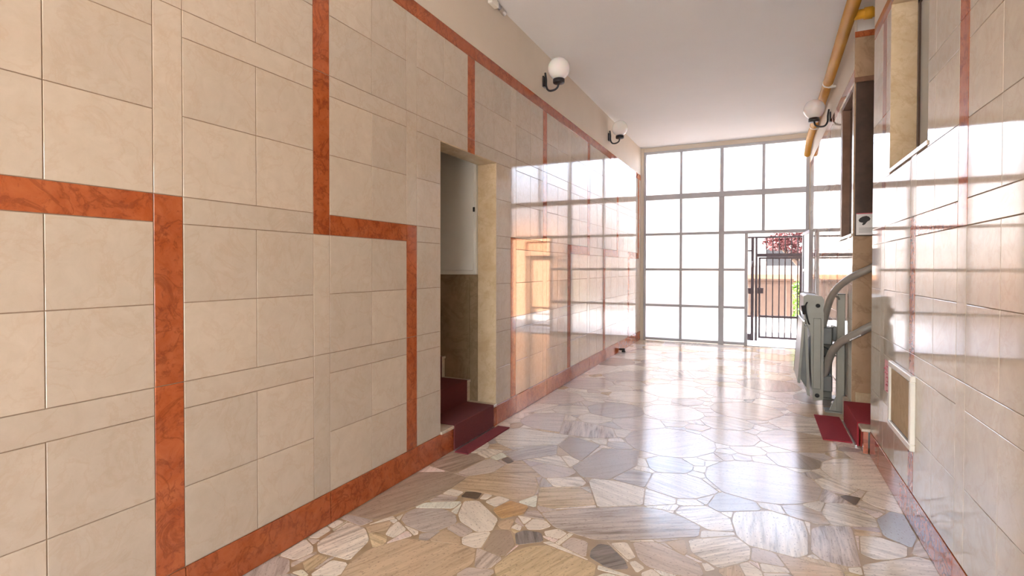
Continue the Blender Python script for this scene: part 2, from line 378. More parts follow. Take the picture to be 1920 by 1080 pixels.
wf = boxes('wall_far_right', [(XR+g, XR+.25, SY1+.02, LY0, 0, 3.107), (XR+g, XR+.25, LY1, YE, 0, 3.107), (XR+g, XR+.25, LY0, LY1, 0, LZ0), (XR+g, XR+.25, LY0, LY1, LZ1, 3.107), (XR+.09, XR+.25, LY0, LY1, LZ0, LZ1)], 'grout')
tag(wf, 'far right wall of glossy marble tiles between stair and entrance glazing', 'wall', kind='structure')
boxes('plaster_band', [(XR, XR+.25, SY1+.02, YE, 3.107, ZC)], 'plaster', wf)
br = boxes('baseboard_right', [(XR+g, XR+.006, -1.2, SY0-.01, .002, .16)], 'grout')
tag(br, 'red marble base course along the near right wall', 'baseboard', kind='structure')
bfr = boxes('baseboard_far_right', [(XR+g, XR+.006, SY1+.3, YE-.05, .002, .16)], 'grout')
tag(bfr, 'red marble base course behind the stair lift', 'baseboard', kind='structure')
sR = [2.605+.7475*k for k in range(-5, 10)]
nearR = [s for s in sR if s < 4.2]; farR = [s for s in sR if 5.5 < s < YE-.15]
lattice(nearR, .108, -1.2, SY0, lambda i: (i-5) % 2 == 0, lambda i: (i-5) % 2 == 1, lambda i: (i-5) % 2 == 0, [(WY0, WY1, WZ0-.02, WZ1)], XR, -1, wr, br)
lattice(farR, .108, SY1, YE-.05, lambda i: i % 2 == 0, lambda i: i % 2 == 1, lambda i: i % 2 == 0, [(LY0, LY1, LZ0, LZ1)], XR, -1, wf, bfr)

# window_3: grey pane set deep in the near right wall
w3 = boxes('window_3', [(XR+.135, XR+.165, WY1-.03, WY1, WZ0, WZ1), (XR+.135, XR+.165, WY0, WY0+.03, WZ0, WZ1), (XR+.135, XR+.165, WY0, WY1, WZ0, WZ0+.03), (XR+.135, XR+.165, WY0, WY1, WZ1-.03, WZ1)], 'darkpanel')
tag(w3, 'high side window with grey pane and thin dark frame in right wall', 'window', kind='structure')
boxes('pane', [(XR+.146, XR+.152, WY0+.03, WY1-.03, WZ0+.03, WZ1-.03)], 'greypane', w3)
# window_2: the lodge window
w2 = boxes('window_2', [(XR+.004, XR+.088, LY1-.05, LY1, LZ0+.025, LZ1), (XR+.004, XR+.088, LY0, LY1, LZ1-.04, LZ1), (XR+.004, XR+.088, LY0, LY0+.012, LZ0+.025, LZ1-.04)], 'wood')
tag(w2, 'wood framed lodge window reflecting the daylight beside the stair opening', 'window', kind='structure')
boxes('pane', [(XR+.07, XR+.078, LY0+.012, LY1-.05, LZ0+.025, LZ1-.04)], 'darkglass', w2)
boxes('sill', [(XR-.008, XR+.088, LY0, LY1+.01, LZ0, LZ0+.025)], 'tread', w2)

# stair enclosure on the right
ws = boxes('wall_stair_right', [(XR+.002, 3.2, SY1, SY1+.1, 0, 3.38)], 'brownmarble')
tag(ws, 'brown marble stairwell wall behind the stair lift rails', 'wall', kind='structure')
tag(boxes('wall_stair_right_back', [(3.2, 3.3, SY0-.1, SY1+.1, 0, ZC)], 'plaster'), 'end wall of the right stairwell, hidden round the corner', 'wall', kind='structure')
tag(boxes('wall_stair_right_near', [(XR+.22, 3.2, SY0-.1, SY0, 0, ZC)], 'plaster'), 'near side wall of the right stairwell, hidden behind the tiled wall', 'wall', kind='structure')
boxes('red_cap', [(XR+.001, 3.2, SY1-.006, SY1+.09, 3.38, 3.43)], 'red', ws)
boxes('plaster_band', [(XR+.02, 3.2, SY1, SY1+.1, 3.43, ZC)], 'white', ws)
boxes('skirting_block', [(XR+.03, XR+.16, SY1-.02, SY1, .182, .27)], 'jamb', ws, .003)
boxes('skirting_block', [(XR+.165, XR+.6, SY1-.02, SY1, .182, .27)], 'jamb', ws, .003)
dp = boxes('dark_panel', [(XR+.012, XR+.7, SY1-.014, SY1, LZ0, 2.985)], 'darkpanel', ws, .002)
boxes('head_rail', [(XR+.0, XR+.7, SY1-.022, SY1-.001, 2.985, 3.03)], 'wood', ws, .002)

# ceiling
ce = boxes('ceiling', [(XL-.3, XR+.3, YB, YE+.12, ZC, ZC+.14), (XR+.3, 3.3, SY0-.1, SY1+.1, ZC, ZC+.14)], 'ceil')
tag(ce, 'plain white plaster ceiling of the entrance hall', 'ceiling', kind='structure')

tag(boxes('rear_light_baffle', [(XL-.18, XR+.22, YB-.25, YB, 2.55, ZC+.14)], 'plaster'), 'unseen lintel added over the open rear to cut high sky light', 'wall', kind='structure')  # unseen beam added to hold back sky light from the rear opening
# end wall around the glazing
we = boxes('wall_far', [(XL-.18, -1.995, YE-.05, YE+.12, 0, ZC), (XL, XR+.25, YE-.03, YE+.12, 3.535, ZC), (.722, XR+.25, YE-.05, YE+.12, 0, 3.535), (XL-.3, XL-.18, YE-.1, YE+.12, 0, ZC)], 'plaster')
tag(we, 'narrow plaster surround of the entrance glazing', 'wall', kind='structure')

# left stairwell shell
vs_ = boxes('wall_stair_left', [(XL-.18, -4.7, DY1+.01, DY1+.12, 0, 3.3)], 'plaster')
tag(vs_, 'dim stairwell wall with marble dado seen through the left doorway', 'wall', kind='structure')
for nm, bx, lb in (('wall_stair_left_near', (XL-.18, -4.7, DY0-.13, DY0-.01, 0, 3.3), 'near side wall of the left stairwell, hidden behind the tiled wall'),
                   ('wall_stair_left_back', (-4.7, -4.8, DY0-.13, DY1+.12, 0, 3.3), 'back wall of the dark left stairwell'),
                   ('ceiling_stair_left', (XL-.18, -4.7, DY0-.13, DY1+.12, 3.3, 3.4), 'ceiling of the dark left stairwell')):
    tag(boxes(nm, [bx], 'plaster'), lb, nm.split('_')[0], kind='structure')
boxes('dado_slab', [(XL-.182, XL-.262, DY1-.001, DY1+.01, .187, 1.30)], 'dado', vs_)
boxes('dado_slab', [(XL-.266, XL-1.1, DY1+.001, DY1+.01, .187, 1.30)], 'dado', vs_)
boxes('dado_slab', [(XL-1.104, XL-2.6, DY1+.001, DY1+.01, .187, 1.9)], 'dado', vs_)

# ------------------------------------------------------------ floor of irregular stones
fl = boxes('floor', [(XL-.02, XR+.02, YB, YE+.35, -.15, -.0013)], 'mortar')
tag(fl, 'polished crazy paving floor of irregular travertine pieces', 'floor', kind='structure')
def unproj_floor(x, y):
    d = Rv*((x-960)/FPX) + Uv*((CY-y)/FPX) + Wv
    t = -CAM_H/d.z; return (d.x*t, d.y*t)
T0 = (0.66, 0.57, 0.46); TINT = {'w': (0.86, 0.78, 0.66), 'g': (0.58, 0.51, 0.45), 'y': (0.68, 0.54, 0.34), 'o': (0.62, 0.39, 0.18), 't': (0.46, 0.36, 0.27),
       'd': (0.30, 0.27, 0.245), 'b': (0.44, 0.43, 0.42), 'k': (0.17, 0.125, 0.09), 'n': (0.64, 0.49, 0.33), 'p': (0.68, 0.58, 0.50)}
Z1, Z2, Z3, Z4, Z5 = (440, 840, 4.5), (760, 840, 4.5), (1080, 840, 4.5), (1400, 840, 4.5), (840, 740, 4.8)
ONE = (0, 0, 1)
TR = [  # zoom frame, kind, grain direction in the photo (two points), banding strength, outline
 (Z1, 'w', (690, 860, 1110, 690), .9, [(690,800),(960,620),(1110,680),(1140,780),(970,950),(700,880)]),
 (Z1, 'w', (400, 920, 640, 800), .6, [(360,905),(600,760),(670,830),(665,880),(510,950)]),
 (Z1, 'w', (0, 0, 1, 0), .3, [(615,755),(770,650),(820,690),(700,765)]),
 (Z1, 'w', (0, 0, 1, 0), .3, [(770,650),(870,600),(930,620),(830,680)]),
 (ONE, 't', (700, 940, 860, 890), .45, [(653,964),(709,929),(778,885),(840,884),(876,895),(846,915),(800,940),(763,957),(715,974),(690,972)]),
 (Z1, 'y', (600, 1040, 780, 910), .8, [(570,960),(700,890),(800,920),(620,1055),(590,1030)]),
 (Z1, 'w', (620, 1075, 960, 960), .3, [(615,1078),(820,940),(965,965),(890,1080)]),
 (ONE, 'n', (760, 1075, 860, 1030), .55, [(760,1009),(690,1030),(655,1055),(600,1115),(790,1115),(889,1055),(893,1029),(871,1022)]),
 (Z1, 'n', (1100, 690, 1320, 620), .5, [(1080,660),(1300,610),(1330,630),(1290,690),(1120,720)]),
 (Z1, 'w', (1300, 740, 1400, 620), .4, [(1240,720),(1380,610),(1460,690),(1340,760)]),
 (Z2, 'g', (0, 660, 400, 560), .6, [(-40,600),(0,545),(90,505),(330,510),(430,560),(440,630),(300,690),(160,715),(0,650)]),
 (Z2, 'w', (500, 500, 700, 690), .3, [(440,560),(490,445),(620,440),(790,600),(735,700),(600,710),(460,620)]),
 (Z2, 'n', (430, 320, 1090, 380), .8, [(390,330),(540,235),(780,205),(1100,245),(1125,320),(1090,400),(990,435),(870,420),(700,370)]),
 (Z2, 'p', (450, 200, 820, 130), .3, [(430,210),(640,110),(720,85),(850,140),(740,205),(560,235)]),
 (Z2, 'k', (0, 0, 1, 0), .2, [(460,410),(510,365),(660,370),(610,435)]),
 (Z2, 'w', (310, 350, 500, 380), .5, [(310,385),(370,335),(500,370),(440,410)]),
 (Z2, 'w', (0, 0, 1, 0), .3, [(620,430),(670,375),(740,400),(690,435)]),
 (Z2, 'w', (660, 470, 890, 430), .4, [(660,450),(790,400),(890,435),(760,500)]),
 (Z2, 'o', (760, 540, 1000, 470), .9, [(720,510),(890,440),(1050,490),(1000,560),(800,600)]),
 (Z2, 'y', (1130, 430, 1600, 420), .95, [(1130,330),(1460,325),(1580,390),(1610,480),(1250,510),(1110,480)]),
 (ONE, 'g', (1040, 985, 1290, 972), 1.0, [(1013,961),(1080,953),(1191,948),(1240,955),(1280,969),(1315,987),(1311,1007),(1187,1013),(1113,1012),(1073,1000),(1036,987)]),
 (Z2, 'w', (1000, 640, 1200, 640), .4, [(1000,650),(1080,590),(1190,610),(1240,660),(1150,690),(1030,690)]),
 (Z2, 'n', (770, 680, 920, 600), .4, [(770,640),(830,600),(930,600),(880,690),(800,680)]),
 (Z2, 'w', (0, 0, 1, 0), .2, [(880,670),(940,635),(990,660),(970,700)]),
 (Z2, 'w', (0, 0, 1, 0), .2, [(1165,700),(1300,675),(1370,720),(1300,770),(1180,740)]),
 (Z2, 'd', (930, 700, 950, 820), 1.0, [(920,720),(1000,690),(1150,710),(1170,790),(930,820)]),
 (Z2, 't', (700, 850, 850, 720), .3, [(640,850),(740,690),(890,690),(930,820),(820,920)]),
 (Z2, 'y', (900, 1060, 1300, 840), .6, [(740,1000),(900,870),(1060,820),(1200,815),(1620,980),(1600,1080),(1400,1160),(780,1150)]),
 (Z2, 'p', (1300, 820, 1450, 750), .4, [(1300,820),(1400,745),(1550,790),(1530,930)]),
 (Z3, 'd', (120, 930, 400, 870), 1.0, [(120,860),(190,805),(280,815),(420,950),(450,1020),(330,1030),(240,1000),(110,920)]),
 (Z3, 'w', (300, 800, 470, 920), .5, [(280,800),(430,790),(510,920),(440,945)]),
 (Z3, 'p', (500, 820, 1000, 1000), .5, [(470,790),(680,790),(760,830),(900,920),(1040,970),(1090,1080),(880,1080),(600,1000),(520,930)]),
 (Z3, 'w', (960, 840, 1340, 770), .8, [(940,770),(1340,740),(1480,840),(1470,950),(1210,1020),(1080,940),(970,880)]),
 (Z3, 'n', (0, 0, 1, 0), .2, [(745,790),(920,765),(950,880),(900,915)]),
 (Z3, 'w', (0, 0, 1, 1), .3, [(440,960),(500,945),(590,1010),(510,1060)]),
 (Z3, 'w', (0, 0, 1, 0), .3, [(545,1050),(640,1015),(715,1070),(700,1110),(560,1110)]),
 (Z3, 'n', (0, 0, 1, 0), .2, [(940,900),(980,885),(1080,940),(1060,955)]),
 (Z3, 'w', (0, 0, 1, 0), .2, [(1050,965),(1110,965),(1190,1025),(1090,1045)]),
 (ONE, 'w', (1420, 960, 1425, 1025), .8, [(1371,976),(1376,959),(1444,957),(1507,976),(1516,1000),(1517,1040),(1496,1047),(1456,1033),(1400,1022),(1380,1004)]),
 (Z4, 'p', (700, 660, 790, 990), 1.0, [(540,680),(640,650),(890,660),(970,1000),(880,1005),(640,950),(540,870)]),
 (Z4, 'w', (960, 790, 1340, 890), .6, [(950,740),(1100,745),(1360,830),(1360,920),(1200,945),(1080,940),(960,890)]),
 (Z4, 'b', (0, 0, 1, 0), .1, [(1090,600),(1210,530),(1330,560),(1440,760),(1400,850),(1150,740)]),
 (Z4, 'w', (0, 0, 1, 0), .3, [(100,965),(340,1010),(375,1055),(130,1050)]),
 (Z4, 'k', (0, 0, 1, 0), .2, [(780,405),(840,395),(970,420),(920,490)]),
 (Z5, 't', (1110, 650, 1700, 560), .2, [(1110,650),(1400,480),(1720,500),(1700,640),(1450,768),(1200,740)]),
 (Z5, 't', (990, 460, 1380, 450), .2, [(990,460),(1090,370),(1380,450),(1200,600),(1120,560)]),
 (Z5, 'k', (0, 0, 1, 0), .2, [(470,580),(540,555),(600,600),(540,620)]),
 (Z5, 'g', (540, 560, 980, 480), .9, [(500,530),(760,460),(990,450),(980,540),(590,600)]),
 (Z5, 'p', (800, 640, 1100, 720), .3, [(740,650),(880,620),(1200,680),(1080,740),(860,750)]),
 (Z5, 'w', (0, 0, 1, 0), .3, [(1280,410),(1440,395),(1430,450),(1350,445)]),
 (Z5, 'p', (1200, 250, 1180, 380), 1.0, [(1000,350),(1040,230),(1200,240),(1480,300),(1520,390),(1280,390)]),
 (Z5, 'w', (650, 150, 950, 80), .6, [(630,160),(780,70),(990,90),(930,140),(700,165)]),
]
def hull(p):
    p = sorted(set(p)); cr = lambda o, a, b: (a[0]-o[0])*(b[1]-o[1])-(a[1]-o[1])*(b[0]-o[0])
    lo = []; hi = []
    for q in p:
        while len(lo) > 1 and cr(lo[-2], lo[-1], q) <= 0: lo.pop()
        lo.append(q)
    for q in reversed(p):
        while len(hi) > 1 and cr(hi[-2], hi[-1], q) <= 0: hi.pop()
        hi.append(q)
    return lo[:-1]+hi[:-1]
def clip(poly, nx, ny, c):           # keep nx*x+ny*y <= c
    out = []
    for i in range(len(poly)):
        a, b = poly[i], poly[(i+1) % len(poly)]
        da, db = nx*a[0]+ny*a[1]-c, nx*b[0]+ny*b[1]-c
        if da <= 0: out.append(a)
        if (da < 0 < db) or (db < 0 < da):
            t = da/(da-db); out.append((a[0]+(b[0]-a[0])*t, a[1]+(b[1]-a[1])*t))
    return out
def area(p): return 0.5*sum(p[i][0]*p[(i+1) % len(p)][1]-p[(i+1) % len(p)][0]*p[i][1] for i in range(len(p)))
def edgeplanes(p):
    for i in range(len(p)):
        a, b = p[i], p[(i+1) % len(p)]; dx, dy = b[0]-a[0], b[1]-a[1]; L = math.hypot(dx, dy) or 1
        yield dy/L, -dx/L, (dy*a[0]-dx*a[1])/L        # outward normal of a ccw polygon
def carve(cell, others):
    for o in others:
        inter = cell
        for n in edgeplanes(o):
            inter = clip(inter, *n)
            if len(inter) < 3: break
        if len(inter) < 3 or abs(area(inter)) < 2e-5: continue
        best = []
        for nx, ny, c in edgeplanes(o):
            r = clip(cell, -nx, -ny, -c)
            if len(r) >= 3 and (not best or area(r) > area(best)): best = r
        cell = best
        if len(cell) < 3: return []
    return cell
FX0, FX1, FY0, FY1 = XL+.0005, XR-.0005, -1.2, YE-.03
frame = lambda p: clip(clip(clip(clip(p, 1, 0, FX1), -1, 0, -FX0), 0, 1, FY1), 0, -1, -FY0)
stones = []; traced = []
for fr, kd, gd, bs, pts in TR:
    c = lambda x, y: unproj_floor(fr[0]+x/fr[2], fr[1]+y/fr[2])
    P = frame(hull([c(*p) for p in pts]))
    P = carve(P, traced) if len(P) > 2 else P
    if len(P) < 3: continue
    a, b = c(gd[0], gd[1]), c(gd[2], gd[3])
    if abs(gd[0]-gd[2])+abs(gd[1]-gd[3]) < 3: ang = random.random()
    else: ang = (-math.atan2(b[1]-a[1], b[0]-a[0])/(2*math.pi)) % 1
    traced.append(P); stones.append((P, TINT[kd], ang, bs))
def inside(pt, p, m=0.0): return all(nx*pt[0]+ny*pt[1]-c < m for nx, ny, c in edgeplanes(p))
seeds = []
def try_seed(x, y, r, k=0.8):
    if any(inside((x, y), t, r*.35) for t in traced): return
    if all((x-a)**2+(y-b)**2 > (k*(r+s))**2 for a, b, s in seeds): seeds.append((x, y, r))
for rr_, cnt in ((.30, 260), (.22, 500), (.15, 1100), (.10, 2200), (.065, 5000), (.045, 7000)):
    for _ in range(cnt): try_seed(random.uniform(FX0, FX1), random.uniform(FY0, FY1), rr_*random.uniform(.85, 1.15), .86 if rr_ > .1 else .9)
SD = np.array(seeds)
for i, (x, y, r) in enumerate(seeds):
    poly = [(x-.6, y-.6), (x+.6, y-.6), (x+.6, y+.6), (x-.6, y+.6)]
    d2 = (SD[:, 0]-x)**2+(SD[:, 1]-y)**2
    for j in np.argsort(d2)[1:60]:
        a, b, s = seeds[j]
        if d2[j] > 1.5: break
        dx, dy = a-x, b-y
        poly = clip(poly, dx, dy, (a*a+b*b-x*x-y*y + r*r - s*s)/2)
        if len(poly) < 3: break
    if len(poly) < 3: continue
    poly = frame(poly)
    if len(poly) < 3: continue
    near = [t for t in traced if min((px-x)**2+(py-y)**2 for px, py in t) < 1.0 or inside((x, y), t)]
    poly = carve(poly, near)
    if len(poly) < 3 or area(poly) < .0008: continue
    kd = random.choices('wgyotdbknp', (40, 12, 9, 2, 6, 1, 0, 1, 9, 20))[0]
    if area(poly) < .02 and kd in 'to' : kd = 'w'
    if (area(poly) > .025 or y < 4.2) and kd in 'dk': kd = 'p'
    v = random.uniform(.9, 1.1); tn = tuple(c*v for c in TINT[kd])
    stones.append((poly, tn, random.random() if random.random() < .4 else random.gauss(.97, .06) % 1, random.uniform(.3, 1.0) if kd not in 'kb' else .15))
BB = [(min(a for a, _ in t[0]), max(a for a, _ in t[0]), min(b for _, b in t[0]), max(b for _, b in t[0])) for t in stones]
for _ in range(5200):           # small chips wedged into the gaps that are left
    px, py = random.uniform(FX0, FX1), random.uniform(.9, 6.5)
    if any(b[0] < px < b[1] and b[2] < py < b[3] and inside((px, py), stones[i][0]) for i, b in enumerate(BB)): continue
    c = frame([(px-.16, py-.16), (px+.16, py-.16), (px+.16, py+.16), (px-.16, py+.16)])
    for i, b in enumerate(BB):
        if len(c) < 3: break
        if b[1] < px-.16 or b[0] > px+.16 or b[3] < py-.16 or b[2] > py+.16: continue
        o_ = stones[i][0]; inter = c
        for n in edgeplanes(o_):
            inter = clip(inter, *n)
            if len(inter) < 3: break
        if len(inter) < 3: continue
        best = []
        for nx, ny, cc in edgeplanes(o_):
            if nx*px+ny*py <= cc: continue
            r = clip(c, -nx, -ny, -cc)
            if len(r) >= 3 and (not best or area(r) > area(best)): best = r
        c = best
    if len(c) < 3 or area(c) < .0011: continue
    kd = random.choices('wgynp', (50, 12, 8, 12, 18))[0]
    stones.append((c, tuple(q_*random.uniform(.94, 1.06) for q_ in TINT[kd]), random.random(), random.uniform(.2, .7)))
    BB.append((min(a for a, _ in c), max(a for a, _ in c), min(b for _, b in c), max(b for _, b in c)))
def refine(p, gap):
    for n in list(edgeplanes(p)):
        p = clip(p, n[0], n[1], n[2]-gap)
        if len(p) < 3: return []
    q = [p[0]]
    for a in p[1:]:
        if math.hypot(a[0]-q[-1][0], a[1]-q[-1][1]) > .006: q.append(a)
    if len(q) > 3 and math.hypot(q[0][0]-q[-1][0], q[0][1]-q[-1][1]) < .006: q.pop()
    if len(q) < 3: return []
    out = []
    for i in range(len(q)):
        a, b, c = q[i-1], q[i], q[(i+1) % len(q)]
        la = math.hypot(a[0]-b[0], a[1]-b[1]); lc = math.hypot(c[0]-b[0], c[1]-b[1]); k = min(.14*min(la, lc), .014)
        for e, L in ((a, la), (c, lc)): out.append((b[0]+(e[0]-b[0])*k/L, b[1]+(e[1]-b[1])*k/L))
    return out
def stone_geo(p, z0=-.006):
    n = len(p); c = .0008; cx = sum(a for a, _ in p)/n; cyy = sum(b for _, b in p)/n
    inn = []
    for a, b in p:
        L = math.hypot(a-cx, b-cyy) or 1; inn.append((a-(a-cx)/L*c, b-(b-cyy)/L*c))
    V = [(a, b, 0) for a, b in inn]+[(a, b, -c) for a, b in p]+[(a, b, z0) for a, b in p]
    F = [tuple(range(n))]
    for k in range(n):
        m = (k+1) % n; F += [(k, n+k, n+m, m), (n+k, 2*n+k, 2*n+m, n+m)]
    return V, F
def set_attr(me, tints, grains):
    A = me.attributes.new('tint', 'FLOAT_COLOR', 'POINT'); A.data.foreach_set('color', np.array([(*t, 1) for t in tints], 'f').ravel())
    B = me.attributes.new('grain', 'FLOAT_VECTOR', 'POINT'); B.data.foreach_set('vector', np.array(grains, 'f').ravel())
fin = []
for p, tn, ang, bs in stones:
    r = refine(p, random.uniform(.0022, .0042))
    if r and area(r) > .0005: fin.append((r, tn, ang, bs))
def seen(s):
    x = sum(a for a, _ in s[0])/len(s[0]); y = sum(b for _, b in s[0])/len(s[0])
    if y < .8: return 0
    return area(s[0])/(x*x+y*y+CAM_H**2)**1.5
fin.sort(key=seen, reverse=True)
for p, tn, ang, bs in fin[:300]:
    cx = sum(a for a, _ in p)/len(p); cyy = sum(b for _, b in p)/len(p)
    V, F = stone_geo([(a-cx, b-cyy) for a, b in p])
    me = bpy.data.meshes.new('stone'); me.from_pydata(V, [], F); set_attr(me, [tn]*len(V), [(ang, bs, random.random())]*len(V))
    o = link('paving_stone', me, 'stone', fl); o.location = Vector((cx, cyy, 0)) - fl.location
V_, F_, T_, G_ = [], [], [], []
for p, tn, ang, bs in fin[300:]:
    V, F = stone_geo(p); b = len(V_); gr = (ang, bs, random.random())
    V_ += V; F_ += [tuple(i+b for i in f) for f in F]; T_ += [tn]*len(V); G_ += [gr]*len(V)
me = bpy.data.meshes.new('stones'); me.from_pydata(V_, [], F_); set_attr(me, T_, G_)
o = link('small_paving_stones', me, 'stone', fl); o.location = -fl.location; o['kind'] = 'stuff'

# ------------------------------------------------------------ entrance glazing (window_1) and open leaf (door_1)
w1 = empty('window_1', (-.64, YE, 0), label='full height grid of grey steel and frosted panes closing the hall', cat='window', kind='structure')
def bar(nm, x0, x1, z0, z1, d0=-.025, d1=.03, parent=w1): boxes(nm, [(x0, x1, YE+d0, YE+d1, z0, z1)], 'steel', parent, .003)
ZT, ZM, ZD = 3.51, 2.68, 1.99
bar('frame_post', -1.993, -1.955, 0, 3.535); bar('frame_post', .672, .722, 0, 3.535, -.03, .035)
bar('frame_head', -1.955, .672, ZT-.02, 3.535)
bar('transom', -1.955, .672, ZM-.05, ZM+.045, -.035, .04)
bar('transom', -.585, .672, ZD-.028, ZD+.028, -.03, .035); bar('transom', -1.955, -.675, ZD-.024, ZD+.024)
bar('mullion', -.675, -.585, .0, ZM-.05, -.035, .04); bar('mullion', -.66, -.60, ZM+.045, ZT-.02)
bar('mullion', -1.345, -1.30, ZM+.045, ZT-.02)
bar('mullion', .012, .062, ZM+.045, ZT-.02); bar('mullion', .012, .062, ZD+.028, ZM-.05)
bar('mullion', -.252, -.20, 0, ZD-.028, -.03, .035)
bar('mullion', -1.345, -1.30, ZD+.024, ZM-.05)
for za, zb in ((.06, .645), (.69, 1.312), (1.357, ZD-.024)): bar('mullion', -1.345, -1.30, za, zb)
bar('bottom_rail', -1.955, -.675, .012, .06); bar('bottom_rail', -.585, -.252, .012, .06)
for z in (.6675, 1.3345):
    bar('glazing_bar', -1.955, -.675, z-.0225, z+.0225, -.018, .02); bar('glazing_bar', -.585, -.252, z-.0225, z+.0225, -.018, .02)
rowsP = [(.06, .645), (.69, 1.312), (1.357, ZD-.026), (ZD+.026, ZM-.05), (ZM+.045, ZT-.02)]
for r, (za, zb) in enumerate(rowsP):
    cols = [(-1.955, -1.345), (-1.30, -.675)]
    cols += [(-.585, -.252)] if r < 3 else [(-.60 if r == 4 else -.585, .012), (.062, .672)]
    for xa, xb in cols:
        boxes('pane', [(xa-.006, xb+.006, YE-.003, YE+.003, za-.006, zb+.006)], 'frost', w1)
boxes('threshold', [(-.2, .672, YE-.03, YE+.2, -.02, .012)], 'ground', w1)
hd = tube('handle', [(-.655, YE-.04, .9), (-.655, YE-.09, .9), (-.655, YE-.09, 1.03), (-.655, YE-.04, 1.03)], .011, 'steel', w1)
# leaf folded back along the right wall, hinge at the post
d1 = empty('door_1', (.645, YE-.04, 0), label='open glazed entrance leaf swung back against the right wall', cat='door', kind='structure')
DW, DH = .84, 1.95
def leaf(nm, a, b, z0, z1, m='steel', t=.02):
    bm = bmesh.new(); b_box(bm, -t, t, -b, -a, z0, z1)
    if m == 'steel': bev(bm, .003)
    return link(nm, me_from(bm), m, d1)
leaf('stile', 0, .045, .02, DH); leaf('stile', DW-.045, DW, .02, DH); leaf('rail', .045, DW-.045, .02, .08); leaf('rail', .045, DW-.045, DH-.045, DH)
for z in (.665, 1.33): leaf('rail', .045, DW-.045, z-.02, z+.02, t=.016)
for za, zb in ((.08, .645), (.685, 1.31), (1.35, DH-.045)): leaf('pane', .04, DW-.04, za-.005, zb+.005, 'frost', .003)
d1.rotation_euler = (0, 0, math.radians(2.5))

# ------------------------------------------------------------ lamps
def lamp(y, z, side, label):
    X = XL if side > 0 else XR
    t = empty('wall_lamp', (X, y, z), label=label, cat='lamp', group='globe wall lamps')
    s = side
    bp = boxes('back_plate', [(X, X+s*.014, y-.032, y+.032, z-.11, z+.005)], 'black', t, .004)
    gx, gz = X+s*.17, z+.06
    tube('arm', smooth_path([(X+s*.02, y, z+.04), (X+s*.03, y, z-.03), (X+s*.032, y, z-.10), (X+s*.06, y, z-.148), (X+s*.115, y, z-.152), (X+s*.155, y, z-.13), (gx, y, z-.085)], 6), .0105, 'black', t, 10)
    lathe('holder', [(.02, -.03), (.055, -.028), (.06, -.02), (.06, .012), (.045, .018)], (gx, y, z-.062), 'black', t)
    prof = [(.113*math.sin(a), -.113*math.cos(a)) for a in (math.radians(24+(180-24)*k/20) for k in range(21))]
    lathe('globe', prof, (gx, y, gz), 'globe', t)
    return t
lamp(5.0, 3.345, 1, 'opal globe lamp on black bracket, nearer one on the left wall')
lamp(7.55, 3.355, 1, 'opal globe lamp on black bracket, farther one on the left wall')
lamp(7.1, 3.19, -1, 'opal globe lamp on black bracket under the yellow pipe')

# ------------------------------------------------------------ yellow gas pipe
gp = empty('gas_pipe', (.64, 4.9, 3.40), label='yellow painted gas pipe running under the ceiling along the right wall', cat='pipe')
tube('pipe', smooth_path([(.615, 2.2, 3.405), (.63, 4.8, 3.405), (.655, 6.6, 3.405), (.672, 8.6, 3.40), (.675, 9.2, 3.385), (.675, 9.55, 3.30), (.675, 9.72, 3.22)], 8), .049, 'yellow', gp, 16)
tube('branch', [(.64, 4.98, 3.405), (.80, 4.98, 3.405), (1.6, 4.98, 3.405)], .038, 'yellow', gp, 14)
tube('branch_collar', [(.735, 4.98, 3.405), (.79, 4.98, 3.405)], .047, 'yellow', gp, 14)
for y, x in ((6.65, .656), (8.55, .672)):
    tube('clamp', [(x, y-.012, 3.405), (x, y+.012, 3.405)], .055, 'frameivory', gp, 16)
    boxes('clamp_bracket', [(x, XR, y-.012, y+.012, 3.345, 3.365)], 'frameivory', gp)

# ------------------------------------------------------------ conduit end high on the left
cdn = empty('cable_conduit', (XL, 3.3, 3.57), label='short grey conduit tucked in the ceiling corner above the left wall', cat='conduit')
tube('pipe', [(XL+.022, 2.6, 3.585), (XL+.022, 3.96, 3.585)], .016, 'steel', cdn, 10)
boxes('junction_box', [(XL, XL+.045, 3.78, 3.9, 3.55, 3.605)], 'frameivory', cdn, .005)
tube('end_cap', [(XL+.022, 3.96, 3.585), (XL+.022, 4.05, 3.575)], .021, 'chrome', cdn, 10)

# ------------------------------------------------------------ stairs
def stair(name, label, x0, dirx, y0, y1, rise, run, n, carpet, cy0, cy1, cmat, clabel):
    st = empty(name, (x0, (y0+y1)/2, 0), label=label, cat='stairs')
    cp = st
    for k in range(n):
        xa = x0+dirx*run*k; zt = rise*(k+1)
        boxes('riser', [(xa, xa+dirx*.03, y0, y1, zt-rise if k else 0, zt-.022)], 'red' if k == 0 else 'tread', st)
        boxes('tread', [(xa-dirx*.012, xa+dirx*(run+.02), y0, y1, zt-.022, zt)], 'tread', st, .003)
        boxes('carpet_riser', [(xa-dirx*.004, xa-dirx*.018, cy0, cy1, (zt-rise if k else 0)+.004, zt+.006)], carpet, cp, .003)
        ct = boxes('carpet_tread', [(xa-dirx*.018, xa+dirx*(run-.016), cy0, cy1, zt+.001, zt+.008)], carpet, cp, .003)
        ct['label'] = clabel
    boxes('carpet_edge', [(x0-dirx*.018, x0-dirx*.026, cy0, cy1, .002, .012)], 'chrome', cp)
    return st
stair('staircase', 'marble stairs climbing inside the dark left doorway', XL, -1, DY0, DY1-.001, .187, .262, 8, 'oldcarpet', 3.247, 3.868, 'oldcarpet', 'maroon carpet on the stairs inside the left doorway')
stair('staircase', 'marble stairs rising to the right behind the stair lift post', .69, 1, SY0+.015, SY1-.001, .18, .30, 7, 'carpet', 4.672, SY1-.025, 'carpet', 'bright red carpet on the steps of the right opening')
